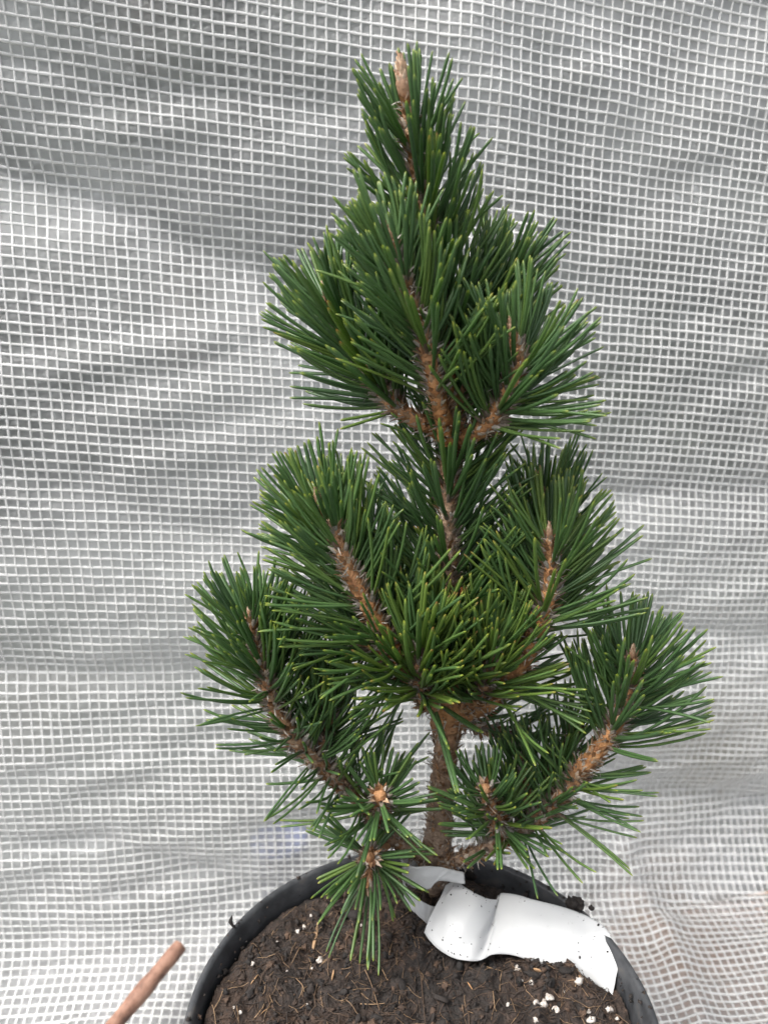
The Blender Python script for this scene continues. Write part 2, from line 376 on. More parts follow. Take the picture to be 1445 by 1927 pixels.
def threads(rows):
    mb = MB()
    hw = 0.00088 if rows else 0.00072
    if rows:
        s = np.linspace(U0, U1, 300); ids = np.arange(V0 - 0.14, V1, CELL)
    else:
        s = np.linspace(V0, V1, 380); ids = np.arange(U0 + 0.01, U1 - 0.005, CELL)
    S_, I_ = np.meshgrid(s, ids, indexing='xy')            # (threads, samples)
    I_ = I_ + rng.normal(0, 0.00016, (len(ids), 1))
    if rows: u = S_; v = I_ + SHEAR * (S_ - U0) + wob(S_, I_, 41)
    else: v = S_; u = I_ + wob(I_, S_, 45) + 0.0
    wv = hw * (1 + 0.22 * noise(S_ * 120, I_ * 300, 0, 51))
    pk = 0.00055 if rows else 0.00047
    prof = ((-1, 0.00005), (-0.55, pk * 0.8), (0.0, pk), (0.55, pk * 0.8), (1, 0.00005), (0, -0.0004))
    ok = (v > V0 + 0.002) & (v < V1 - 0.002)
    rings = []
    for k, o in prof:
        uk, vk = (u, v + wv * k) if rows else (u + wv * k, v)
        rings.append(sheet(uk, np.clip(vk, V0, V1), o))
    R = np.stack(rings, 2)                                   # threads, samples, 6, 3
    nt_, ns = R.shape[:2]; q = grid_quads(ns, 6, True)
    for i in range(nt_):
        good = ok[i][:-1] & ok[i][1:]
        if good.sum() < 3: continue
        mb.add(R[i].reshape(-1, 3), q[np.repeat(good, 6)])
    return mb
mt = mat_thread()
threads(True).build('cross_threads', mt, ps)
threads(False).build('long_threads', mt, ps)

# brown board and blue tub that tint the sheet from behind
bd = thing('wooden_board', (0.34, 0.42, -0.012), 'brown board lying under the lower right of the plastic sheet', 'board')
mb = MB(); box(mb, (0.34, 0.45, -0.012), (0.46, 0.17, 0.012), 0.25, 0.5); mb.build('plank', M['brown_wood'], bd, False)
bt = at(530, 1650, 0.53)
mb = MB(); th = np.linspace(0, 2 * np.pi, 24, endpoint=False)
pr = [(0.001, -0.018), (0.016, -0.018), (0.020, 0.05), (0.022, 0.05), (0.022, 0.054), (0.018, 0.054), (0.015, -0.012), (0.001, -0.012)]
mb.add(np.array([[(bt[0] + r * math.cos(a_), bt[1] + r * math.sin(a_), z) for a_ in th] for r, z in pr]).reshape(-1, 3), grid_quads(len(pr), 24, True), None, 0, 0.5)
o = mb.build('blue_cup', M['blue']); tag(o, 'small blue tub showing faintly through the plastic sheet left of the pot', 'tub')

# ------------------------------------------------------------------ pot
def mat_pot():
    m, nt, b, out = new_mat('black_plastic')
    n = tex(nt, 55, 8, 0.72); n2 = tex(nt, 400, 3)
    c = ramp(nt, [(0.36, (0.016, 0.017, 0.019)), (0.55, (0.040, 0.042, 0.046)), (0.72, (0.090, 0.080, 0.070))], n.outputs[0])
    nt.links.new(c.outputs[0], b.inputs['Base Color'])
    r = ramp(nt, [(0.3, (0.36,) * 3), (0.7, (0.6,) * 3)], n.outputs[0]); nt.links.new(r.outputs[0], b.inputs['Roughness'])
    bump(nt, b, n2.outputs[0], 0.15, 0.0005); return m
M['pot'] = mat_pot()
def lathe(name, prof, n, mat, parent, cx, cy, wob_=0.0):
    th = np.linspace(0, 2 * np.pi, n, endpoint=False)
    r = np.array([p[0] for p in prof]); z = np.array([p[1] for p in prof])
    k = 1 + wob_ * np.sin(2 * th + 0.7) + wob_ * 0.5 * np.sin(3 * th)
    v = np.stack([cx + np.outer(r, np.cos(th) * k), cy + np.outer(r, np.sin(th) * k), np.repeat(z[:, None], n, 1)], -1)
    return mesh_np(name, v.reshape(-1, 3), [grid_quads(len(prof), n, True)], mat, parent)
pot = thing('plant_pot', (POT_X, POT_Y, 0.005), 'round black plastic nursery pot filled with dark soil', 'pot')
Zr = RIM_Z
lathe('pot_wall', [(0.0005, 0.012), (0.060, 0.012), (0.066, 0.008), (0.071, 0.007), (0.073, 0.010), (0.0935, Zr - 0.024), (0.0915, Zr - 0.024), (0.0700, 0.016), (0.0005, 0.016)], 120, M['pot'], pot, POT_X, POT_Y, 0.002)
lathe('rim', [(0.0940, Zr - 0.0235), (0.0975, Zr - 0.0235), (0.0982, Zr - 0.018), (0.0990, Zr - 0.004), (0.1000, Zr - 0.0025), (0.1003, Zr - 0.0012), (0.0996, Zr), (0.0978, Zr + 0.0002), (0.0968, Zr - 0.0010), (0.0955, Zr - 0.010), (0.0925, Zr - 0.0235), (0.0940, Zr - 0.0235)], 160, M['pot'], pot, POT_X, POT_Y, 0.002)

# ------------------------------------------------------------------ soil
SOIL_R = 0.0945
TB = np.array([0.0249, TRUNK_Y])
MOUND = [(at_z(px, py, Zr - 0.010)[:2], w, a) for px, py, w, a in ((915, 1832, .006, .003), (960, 1838, .006, .004), (1020, 1838, .007, .006), (1075, 1845, .007, .006), (1125, 1870, .007, .006))]
def soil_base(x, y):
    r = np.hypot(x - POT_X, y - POT_Y); d = np.hypot(x - TB[0], (y - TB[1]) * 1.0)
    h = Zr - 0.0135 + 0.0045 * np.clip((POT_X - 0.02 - x) / 0.05, 0, 1) + 0.012 * np.exp(-(d / 0.030) ** 2) - 0.0025 * np.clip((r - 0.080) / 0.014, 0, 1) ** 2
    h = h + 0.0045 * np.exp(-((x - 0.015) ** 2 + (y - 0.25) ** 2) / 0.045 ** 2)
    for (mx, my), w, a in MOUND: h = h + a * np.exp(-((x - mx) ** 2 + (y - my) ** 2) / w ** 2)     # soil that buries the tag's lower edge
    return h
def soil_h(x, y):
    n1 = fbm(x * 60, y * 60, 0, 3, 61); n2 = fbm(x * 190, y * 190, 0, 3, 62)
    cl = np.clip(noise(x * 120, y * 120, 0, 66) - 0.25, 0, 1)
    return soil_base(x, y) + 0.0024 * n1 + 0.0014 * n2 + 0.0042 * cl
def on_soil(px, py, lift=0.0):
    p = at_z(px, py, Zr - 0.012)
    for _ in range(8): p = at_z(px, py, float(soil_h(np.array(p[0]), np.array(p[1]))) + lift)
    return p
def mat_soil():
    m, nt, b, out = new_mat('potting_soil')
    n = tex(nt, 26, 5, 0.6); n2 = tex(nt, 240, 6, 0.65); n3 = tex(nt, 900, 3)
    dark = ramp(nt, [(0.3, (0.006, 0.0045, 0.0038)), (0.55, (0.015, 0.0105, 0.0085)), (0.75, (0.045, 0.030, 0.022))], n2.outputs[0])
    red = ramp(nt, [(0.3, (0.011, 0.0062, 0.0042)), (0.55, (0.033, 0.0185, 0.0115)), (0.75, (0.09, 0.050, 0.029))], n2.outputs[0])
    f = ramp(nt, [(0.42, (0, 0, 0)), (0.62, (1, 1, 1))], n.outputs[0])
    c = mixc(nt, f.outputs[0], dark.outputs[0], red.outputs[0])
    nt.links.new(c, b.inputs['Base Color']); b.inputs['Roughness'].default_value = 0.85
    mm = nd(nt, 'ShaderNodeMath', operation='ADD'); nt.links.new(n2.outputs[0], mm.inputs[0]); nt.links.new(n3.outputs[0], mm.inputs[1])
    bump(nt, b, mm.outputs[0], 0.9, 0.0012); return m
n = 400; xs = np.linspace(-SOIL_R, SOIL_R, n); gx, gy = np.meshgrid(xs + POT_X, xs + POT_Y, indexing='ij')
hz = soil_h(gx, gy); rr = np.hypot(gx - POT_X, gy - POT_Y)
q = grid_quads(n, n); keep = (rr.reshape(-1)[q] < SOIL_R - 0.0005).all(1)
vs = np.stack([gx, gy, hz], -1).reshape(-1, 3); used = np.unique(q[keep]); remap = np.full(len(vs), -1); remap[used] = np.arange(len(used))
soil = mesh_np('potting_soil', vs[used], [remap[q[keep]]], mat_soil())
tag(soil, 'dark brown peaty potting soil filling the black pot', 'soil', None, 'stuff')
ICO = None
def ico():
    global ICO
    if ICO is None:
        import bmesh
        bm = bmesh.new(); bmesh.ops.create_icosphere(bm, subdivisions=2, radius=1)
        bm.verts.ensure_lookup_table()
        ICO = (np.array([v.co[:] for v in bm.verts]), np.array([[v.index for v in f.verts] for f in bm.faces])); bm.free()
    return ICO
def lump(mb, c, s, seed, rnd, amp=0.35, freq=1.3):
    v, f = ico(); k = 1 + amp * fbm(v[:, 0] * freq + seed * 3.1, v[:, 1] * freq + 7, v[:, 2] * freq, 2, 71)
    R = np.linalg.qr(np.random.default_rng(seed).normal(size=(3, 3)))[0]
    mb.add((v * k[:, None] * np.asarray(s)) @ R.T + c, None, f, 0, rnd)
M['crumb'] = mat_attr('soil_crumb', [(0, (0.006, 0.0045, 0.004)), (0.6, (0.020, 0.0135, 0.0105)), (1, (0.075, 0.043, 0.026))], 0.85, 700, 0.8)
M['fibre'] = mat_attr('peat_fibre', [(0, (0.020, 0.013, 0.010)), (0.6, (0.075, 0.044, 0.025)), (1, (0.28, 0.18, 0.10))], 0.75, 500, 0.3)
def rand_soil(k):
    a = rng.uniform(0, 2 * np.pi, k); r = (SOIL_R - 0.004) * np.sqrt(rng.uniform(0, 1, k))
    return POT_X + r * np.cos(a), POT_Y + r * np.sin(a)
mb = MB(); x, y = rand_soil(2600); h = soil_h(x, y)
for i in range(2600):
    s = 0.0005 + 0.0014 * rng.random() ** 4
    lump(mb, (x[i], y[i], h[i] + s * 0.15), s * rng.uniform(0.45, 1.25, 3), i, rng.random(), 0.75, 2.2)
for px, py, s in ((885, 1640, 22), (905, 1812, 11), (930, 1818, 9), (1010, 1806, 12), (1050, 1812, 12), (1088, 1818, 11), (1120, 1828, 13), (1135, 1842, 11), (1056, 1806, 10), (970, 1815, 9), (1000, 1816, 8), (1030, 1818, 10), (1075, 1822, 9)):
    p = on_soil(px, py + 6); s_ = s * depth_of(p) / F * 0.62; lump(mb, p + [0, 0, s_ * 0.4], s_ * np.array([1, 0.8, 1.0]), px, 0.3, 0.45, 1.8)
cx_, cy_ = rand_soil(170)
for i in range(170):                               # bigger clods and bark bits
    s = 0.0009 + 0.0024 * rng.random() ** 2.5
    lump(mb, (cx_[i], cy_[i], float(soil_h(cx_[i], cy_[i])) + s * 0.25), s * np.array([1.3, 0.8, 0.55]) * rng.uniform(0.7, 1.2, 3), 8000 + i, rng.choice([0.05, 0.2, 0.4, 0.75, 1.0], p=[.25, .3, .25, .12, .08]), 0.55, 2.6)
for i in range(420):                               # soil stuck on the inner wall and the lip
    a_ = rng.uniform(0, 6.283); hh = rng.uniform(0, 1) ** 1.6
    R_ = 0.0925 + 0.0033 * hh if rng.random() < 0.8 else 0.0985; zz = Zr - 0.018 + 0.017 * hh if R_ < 0.098 else Zr + 0.0002
    s = 0.0004 + 0.0011 * rng.random() ** 3
    lump(mb, (POT_X + R_ * math.cos(a_), POT_Y + R_ * math.sin(a_), zz), s * rng.uniform(0.5, 1.2, 3), 5000 + i, rng.random(), 0.7, 2.2)
mb.build('soil_crumbs', M['crumb'], soil)['kind'] = 'stuff'
def strip(mb, P, w, rnd, sides=4, flat=1.0):
    P = np.asarray(P, float); T, N_, B_ = frames(P); n_ = len(P); th = np.linspace(0, 2 * np.pi, sides, endpoint=False)
    ww = np.asarray(w) * np.ones(n_)
    v = P[:, None] + (N_[:, None] * np.cos(th)[None, :, None] + B_[:, None] * np.sin(th)[None, :, None] * flat) * ww[:, None, None]
    mb.add(v.reshape(-1, 3), grid_quads(n_, sides, True), None, np.repeat(np.linspace(0, 1, n_), sides), rnd)
mb = MB(); x, y = rand_soil(3600)
for i in range(3600):
    L = rng.uniform(0.003, 0.011); a = rng.uniform(0, 6.28); cv = rng.normal(0, 0.25)
    s = np.linspace(-0.5, 0.5, 5); X = x[i] + L * (s * math.cos(a) - cv * s * s * math.sin(a)); Y = y[i] + L * (s * math.sin(a) + cv * s * s * math.cos(a))
    if (np.hypot(X - POT_X, Y - POT_Y) > SOIL_R - 0.002).any(): continue
    Z = soil_h(X, Y) + 0.0005 + rng.uniform(-0.0003, 0.0018) * (s + 0.5)
    strip(mb, np.stack([X, Y, Z], 1), rng.uniform(0.00008, 0.00024), rng.random() ** 2.6, 3)
mb.build('peat_fibres', M['fibre'], soil)['kind'] = 'stuff'

def mat_perlite():
    m, nt, b, out = new_mat('perlite'); n = tex(nt, 900, 4)
    c = ramp(nt, [(0.3, (0.20, 0.165, 0.14)), (0.55, (0.48, 0.44, 0.40))], n.outputs[0]); nt.links.new(c.outputs[0], b.inputs['Base Color'])
    b.inputs['Roughness'].default_value = 0.8; bump(nt, b, n.outputs[0], 0.7, 0.0006); return m
M['perlite'] = mat_perlite()
PERL = [(561, 1754, 5), (573, 1748, 5), (603, 1811, 8), (476, 1815, 5), (463, 1773, 2.5), (452, 1906, 4), (441, 1897, 3), (578, 1892, 4), (522, 1772, 2.5), (587, 1823, 3), (586, 1724, 4), (648, 1682, 4), (627, 1666, 5), (429, 1774, 2.5), (540, 1828, 2.5), (680, 1742, 3),
        (1032, 1880, 8), (1023, 1891, 9), (1008, 1889, 6), (1045, 1904, 9), (1008, 1921, 6), (1146, 1902, 9), (1112, 1921, 8), (1088, 1848, 7), (1000, 1851, 5), (980, 1846, 4), (974, 1824, 6), (955, 1891, 4), (1107, 1905, 5), (1062, 1866, 3), (1160, 1918, 4)]
for i, (px, py, s) in enumerate(PERL):
    p = on_soil(px, py); s_ = s * depth_of(p) / F
    mb = MB(); lump(mb, np.zeros(3), s_ * np.array([1, 0.8, 0.75]), 900 + i, 0.5, 0.6, 2.0)
    o = mb.build('perlite_granule', M['perlite']); o.location = p + [0, 0, s_ * 0.25]
    lab = 'small white perlite granule on the dark soil'
    if (px, py) == (603, 1811): lab = 'large oval white perlite granule lying alone on the soil left of the lowest needles'
    tag(o, lab, 'perlite granule', 'white perlite granules in the soil')
M['chip'] = mat_attr('wood_chip', [(0, (0.14, 0.075, 0.038)), (0.5, (0.26, 0.16, 0.085)), (1, (0.36, 0.20, 0.09))], 0.75, 300, 0.7)
CHIPS = [((598, 1745), (588, 1795), 7, 0.5, 'long pale bark strip on the soil under the hanging needles'), ((486, 1836), (472, 1855), 6, 0.6, 'short tan wood chip on the left part of the soil'),
         ((509, 1896), (488, 1914), 4, 0.8, 'slanting orange-brown splinter near the lower left soil edge'), ((578, 1890), (554, 1908), 3, 0.6, 'thin brown splinter with a perlite granule at its end'),
         ((628, 1830), (624, 1848), 4, 0.6, 'small upright tan chip beside the large perlite granule'), ((658, 1666), (662, 1678), 4, 1.0, 'tiny orange chip beneath the lowest needle rosette'),
         ((1003, 1825), (1018, 1832), 9, 0.55, 'round brown bark chip just below the white tag'), ((879, 1850), (890, 1866), 5, 1.0, 'orange wood chip on the soil below the tag'),
         ((1088, 1838), (1096, 1852), 6, 0.65, 'pale chip on the lumpy soil at the right end of the tag')]
for (a, b_, w, r, lab) in CHIPS:
    P0, P1 = on_soil(*a), on_soil(*b_); s_ = w * depth_of(P0) / F * 0.6
    P = np.stack([P0 + (P1 - P0) * t for t in np.linspace(0, 1, 6)]); P[:, 2] = np.maximum(P[:, 2], soil_h(P[:, 0], P[:, 1])) + 0.0007
    mb = MB(); strip(mb, P, s_ * np.array([0.25, 0.8, 1.0, 0.9, 0.75, 0.2]), r, 6, 0.4)
    tag(mb.build('wood_chip', M['chip']), lab, 'wood chip', 'wood chips on the soil')
for pts, r, lab in (([(687, 1825), (698, 1850), (714, 1901)], 0.75, 'long brown dead needle lying on the soil below the lowest needles'), ([(678, 1889), (700, 1890), (724, 1888)], 0.9, 'short level straw piece crossing the dead needle on the soil'),
                    ([(792, 1835), (795, 1870), (800, 1925)], 0.5, 'long upright root fibre in the middle of the soil'), ([(597, 1852), (592, 1875), (594, 1895)], 0.6, 'thin curved root fibre left of the long dead needle')):
    P = spline([on_soil(*q, 0.0016) for q in pts], 12); mb = MB(); strip(mb, P, 0.00045 * np.linspace(1, 0.5, 12), r, 4, 0.7)
    tag(mb.build('plant_fibre', M['fibre']), lab, 'fibre', 'loose fibres on the soil')
# clod on the rim, dark flake on the rim
p = at_z(1090, 1706, Zr + 0.002); mb = MB(); 
for k in range(9): lump(mb, p + np.array([rng.uniform(-1, 1) * 0.007, rng.uniform(-1, 1) * 0.003, rng.uniform(-0.0005, 0.002)]), rng.uniform(0.0012, 0.003) * np.ones(3), 300 + k, 0.3, 0.45, 1.8)
tag(mb.build('soil_clod', M['crumb']), 'crumbly dark soil clod sitting on the right of the pot rim', 'soil clod')
p0 = at_z(443, 1746, Zr + 0.001); mb = MB(); P = spline([p0, p0 + [-0.002, 0, 0.003], p0 + [-0.001, 0, 0.0075]], 7); strip(mb, P, 0.0013 * np.array([0.4, 1, 0.8, 1.1, 0.7, 0.5, 0.1]), 0.1, 5, 0.4)
tag(mb.build('bark_flake', M['crumb']), 'dark pointed flake standing on the left of the pot rim', 'flake')

# ------------------------------------------------------------------ stick lying at the foot of the sheet
def mat_stick():
    m, nt, b, out = new_mat('brown_stick'); n = tex(nt, 130, 6, 0.7, stretch=(1, 0.5, 1))
    c = ramp(nt, [(0.36, (0.09, 0.045, 0.032)), (0.5, (0.22, 0.115, 0.078)), (0.68, (0.30, 0.175, 0.125))], n.outputs[0]); nt.links.new(c.outputs[0], b.inputs['Base Color'])
    b.inputs['Roughness'].default_value = 0.6; bump(nt, b, n.outputs[0], 0.3, 0.001); return m
P = spline([at(338, 1782, 0.425), at(215, 1930, 0.375), at(60, 2120, 0.31)], 16)
mb = MB(); T, N_, B_ = frames(P); th = np.linspace(0, 2 * np.pi, 16, endpoint=False); r_ = 0.0052 * (1 + 0.06 * rng.normal(size=16))
P2 = np.vstack([P[:1] - T[:1] * 0.001, P, P[-1:] + T[-1:] * 0.001]); r2 = np.concatenate([[0.0046], r_, [0.0045]]); N2 = np.vstack([N_[:1], N_, N_[-1:]]); B2 = np.vstack([B_[:1], B_, B_[-1:]])
V = P2[:, None] + r2[:, None, None] * (N2[:, None] * np.cos(th)[None, :, None] + B2[:, None] * np.sin(th)[None, :, None])
mb.add(V.reshape(-1, 3), grid_quads(18, 16, True))
for e, c in ((0, P2[0]), (17, P2[-1])):
    k = mb.n; mb.add(np.vstack([V[e], c[None]]), None, [(j, (j + 1) % 16, 16) for j in range(16)])
tag(mb.build('wooden_stick', mat_stick()), 'reddish brown wooden stick leaning by the sheet left of the pot', 'stick')

# ------------------------------------------------------------------ white plant tag
def mat_tag():
    m, nt, b, out = new_mat('white_tag_plastic')
    n = tex(nt, 420, 4, 0.7); big = tex(nt, 45, 4); 
    sp = ramp(nt, [(0.66, (0, 0, 0)), (0.72, (1, 1, 1))], n.outputs[0]); sm = ramp(nt, [(0.45, (0, 0, 0)), (0.7, (0.8, 0.8, 0.8))], big.outputs[0])
    f = nd(nt, 'ShaderNodeMath', operation='MULTIPLY'); nt.links.new(sp.outputs[0], f.inputs[0]); nt.links.new(sm.outputs[0], f.inputs[1])
    c = mixc(nt, f.outputs[0], (0.475, 0.48, 0.483), (0.08, 0.06, 0.05))
    nt.links.new(c, b.inputs['Base Color']); b.inputs['Roughness'].default_value = 0.42
    tr = nd(nt, 'ShaderNodeBsdfTranslucent'); nt.links.new(c, tr.inputs[0]); mx = nd(nt, 'ShaderNodeMixShader'); mx.inputs[0].default_value = 0.12
    nt.links.new(b.outputs[0], mx.inputs[1]); nt.links.new(tr.outputs[0], mx.inputs[2]); nt.links.new(mx.outputs[0], out.inputs[0]); return m
M['tag'] = mat_tag()
def Z8(q): return 720 + 0.37370 * q[0], 1560 + 0.37370 * q[1]
def ruled(name, top, bot, ztop, zbot, bulge, n, m, parent, thick=0.00028):
    if ztop is None: t3, b3 = top, bot
    else: t3 = np.array([at_z(*Z8(q), z) for q, z in zip(top, ztop)]); b3 = np.array([at_z(*Z8(q), z) for q, z in zip(bot, zbot)])
    bl = np.interp(np.linspace(0, 1, n), np.linspace(0, 1, len(bulge)), bulge)
    A, B = spline(t3, n), spline(b3, n); s = np.linspace(0, 1, m)
    G = A[:, None] * (1 - s)[None, :, None] + B[:, None] * s[None, :, None]
    nrm = norm(np.cross(np.gradient(G, axis=0), np.gradient(G, axis=1)))
    nrm = np.where(nrm[..., 2:3] < 0, -nrm, nrm)
    uu_ = np.linspace(0, 6, n)[:, None]; wr = 0.0006 * noise(uu_, s[None, :] * 2, 0, 81) + 0.00035 * noise(uu_ * 3 + s[None, :] * 2, s[None, :] * 5, 0, 82) - 0.0011 * np.abs(noise(uu_ * 1.6 + s[None, :], s[None, :] * 1.2, 0, 83)) * np.exp(-((uu_ - 2.2) / 0.5) ** 2)
    G = G + nrm * (bl[:, None, None] * (4 * s * (1 - s))[None, :, None] + wr[..., None])
    V = np.concatenate([(G + nrm * thick / 2).reshape(-1, 3), (G - nrm * thick / 2).reshape(-1, 3)])
    k = n * m; Q = grid_quads(n, m); e = []
    i = np.arange(n - 1); j = np.arange(m - 1)
    e.append(np.stack([i * m, (i + 1) * m, (i + 1) * m + k, i * m + k], 1)); e.append(np.stack([i * m + m - 1, i * m + m - 1 + k, (i + 1) * m + m - 1 + k, (i + 1) * m + m - 1], 1))
    e.append(np.stack([j, j + k, j + 1 + k, j + 1], 1)); l = (n - 1) * m; e.append(np.stack([l + j, l + j + 1, l + j + 1 + k, l + j + k], 1))
    return mesh_np(name, V, [np.concatenate([Q, Q[:, ::-1] + k] + e)], M['tag'], parent)
S0 = Zr - 0.010
tg = thing('plant_tag', at_z(1000, 1750, S0), 'blank white plastic plant tag looped round the stem and bent across the soil', 'plant tag')
top = [(318, 282), (370, 255), (410, 290), (480, 330), (540, 353), (582, 352), (594, 322), (680, 337), (750, 355), (880, 385), (1000, 425), (1080, 465), (1130, 510), (1165, 575), (1195, 665)]
bot = [(208, 520), (235, 560), (280, 605), (350, 645), (430, 664), (500, 657), (545, 634), (620, 632), (690, 645), (780, 680), (870, 710), (950, 735), (1040, 765), (1110, 810), (1155, 852)]
zt = [.020, .021, .021, .019, .014, .010, .011, .013, .014, .014, .013, .012, .011, .009, .006]
zb = [.008, .007, .006, .006, .006, .005, .005, .003, .002, .000, -.001, -.003, -.004, -.005, -.006]
ruled('panel', top, bot, [S0 + z for z in zt], [S0 + z for z in zb], [.002, .004, .005, .005, .003, .000, .000, .002, .002, .002, .003, .003, .003, .002, .001], 150, 24, tg)
mbk = MB(); rk = np.random.default_rng(5)
PANEL = bpy.data.objects['panel']; pv = np.array([v.co[:] for v in PANEL.data.vertices])[:3600].reshape(150, 24, 3)
for k in range(120):
    a_ = int(np.clip(rk.choice([rk.normal(30, 16), rk.uniform(0, 149), rk.normal(115, 20)]), 0, 149)); b_ = int(np.clip(rk.choice([rk.uniform(0, 24), 23 - abs(rk.normal(0, 3)), abs(rk.normal(0, 2))]), 0, 23))
    lump(mbk, pv[a_, b_] + rk.normal(0, 0.0004, 3) * [1, 1, 0] + [0, 0, 0.0002], rk.uniform(0.00008, 0.00030) * (1 + 1.3 * (rk.random() < 0.12)) * np.array([1, 1, 0.6]), 700 + k, 0.2, 0.5, 2)
mbk.build('soil_specks', M['crumb'], tg)['kind'] = 'stuff'
# strap: upper strip of the slotted end round the stem, and the lower strip back to the panel
def Y8(qs, ys): return np.array([at(*Z8(q), y) for q, y in zip(qs, ys)])
ruled('strap', Y8([(96, 108), (98, 130), (108, 165), (135, 183), (200, 187), (290, 193), (350, 205), (402, 216)], [.336, .326, .319, .316, .315, .316, .318, .321]),
      Y8([(104, 240), (106, 252), (114, 272), (140, 288), (185, 299), (240, 298), (285, 262), (412, 278)], [.330, .322, .317, .314, .313, .313, .314, .317]), None, None, [0, 0, .001, .001], 70, 10, tg)
ruled('strap', Y8([(104, 235), (112, 285), (150, 330), (190, 360), (240, 386), (300, 395)], [.329, .322, .318, .316, .316, .317]),
      Y8([(112, 330), (118, 388), (165, 425), (205, 460), (235, 480), (300, 485)], [.323, .318, .315, .314, .314, .315]), None, None, [0, .0005, .0005], 40, 8, tg)
ruled('strap', Y8([(100, 105), (130, 118), (165, 140), (200, 150), (280, 150), (375, 165), (385, 170)], [.337, .343, .347, .350, .350, .345, .340]),
      Y8([(100, 175), (130, 190), (165, 205), (200, 205), (280, 200), (372, 205), (380, 210)], [.335, .341, .346, .349, .349, .344, .339]), None, None, [0, 0], 40, 6, tg)

# ------------------------------------------------------------------ the pine
tree = thing('pine_tree', (TB[0], TB[1], Zr - 0.012), 'young dwarf pine with dense green needles growing in the black pot', 'pine tree')
def W3(pts): return np.array([at(px, py, TRUNK_Y + dy) for px, py, dy in pts])
def stem_tube(name, P, R, young, parent, lumps=0.12, sides=24, step=0.0009, ctl=None):
    n = max(12, int(np.linalg.norm(np.diff(P, axis=0), axis=1).sum() / step)); s0 = np.linspace(0, 1, len(P))
    P = resample(P, n); s = np.linspace(0, 1, n); r = np.interp(s, ctl if len(R) == len(ctl) else np.linspace(0, 1, len(R)), R); yg = np.interp(s, ctl if len(young) == len(ctl) else np.linspace(0, 1, len(young)), young)
    T, N_, B_ = frames(P); th = np.linspace(0, 2 * np.pi, sides, endpoint=False)
    D = N_[:, None] * np.cos(th)[None, :, None] + B_[:, None] * np.sin(th)[None, :, None]
    V = P[:, None] + D * r[:, None, None]
    k = fbm(V[..., 0] * 420, V[..., 1] * 420, V[..., 2] * 260, 3, 91) * lumps
    # spiral of raised leaf bases
    sp = np.sin(th[None, :] * 5 + s[:, None] * n * step * 1900) * np.sin(th[None, :] * -3 + s[:, None] * n * step * 1500)
    V = P[:, None] + D * (r[:, None] * (1 + k + 0.10 * np.clip(sp, 0, 1) * 1.0))[..., None]
    V = np.concatenate([V.reshape(-1, 3), P[-1:] + T[-1:] * r[-1] * 0.6])
    top = (n - 1) * sides; tris = [(top + j, top + (j + 1) % sides, n * sides) for j in range(sides)]
    t = np.concatenate([np.repeat(yg, sides), [yg[-1]]])
    return mesh_np(name, V, [grid_quads(n, sides, True), np.array(tris)], M['bark'], parent, True, {'t': t, 'rnd': np.zeros(len(V))}), P, r, T, N_, B_

def flake(mb, p, d, out, L, w, curl, rnd, ns=5):
    """a curled, pointed scale rooted at p, pointing along d and curling towards out"""
    side = norm(np.cross(d, out)); s = np.linspace(0, 1, ns)
    c = p + np.outer(s * L, d) + np.outer(curl * L * s ** 2, out)
    ww = w * np.sin(np.pi * np.clip(0.25 + 0.75 * s, 0, 1)) ** 0.8 * (1 - 0.1 * s); ww[-1] = w * 0.06
    o2 = norm(out + 0 * d)
    v = np.stack([c - side * ww[:, None] - o2 * w * 0.25, c + o2 * w * 0.25, c + side * ww[:, None] - o2 * w * 0.25], 1).reshape(-1, 3)
    mb.add(v, grid_quads(ns, 3), None, np.repeat(s, 3), rnd)

NS = 8; NSIDE = 5
NPOS = np.array([0, 0.12, 0.3, 0.5, 0.75, 0.93, 0.975, 1.0])
def add_needles(mb, base, d, T, L, w, rnd, bend):
    """vectorised curved needles: base (k,3), direction d, axis T, length L"""
    k = len(base); s = NPOS
    up = norm(T - d * np.sum(T * d, 1, keepdims=True))
    C = base[:, None] + (L[:, None] * s)[..., None] * d[:, None] + (L[:, None] * bend[:, None] * s ** 2)[..., None] * up[:, None]
    tan = norm(np.gradient(C, NPOS, axis=1)); a = norm(np.cross(tan, up[:, None] + 1e-4)); b_ = np.cross(tan, a)
    prof = np.array([0.78, 0.92, 1.0, 1.0, 1.0, 0.92, 0.66, 0.16])
    prof_s = prof[None, :] * w[:, None]
    th = np.linspace(0, 2 * np.pi, NSIDE, endpoint=False) + 0.3
    V = C[:, :, None] + prof_s[..., None, None] * (a[:, :, None] * np.cos(th)[None, None, :, None] + b_[:, :, None] * (np.sin(th) * 0.72)[None, None, :, None])
    q = grid_quads(NS, NSIDE, True); m = NS * NSIDE
    Q = (q[None] + (np.arange(k) * m)[:, None, None]).reshape(-1, 4)
    # denser rings near the tip for the yellow point
    mb.add(V.reshape(-1, 3), Q, None, np.tile(np.repeat(s, NSIDE), k), np.repeat(rnd, m))

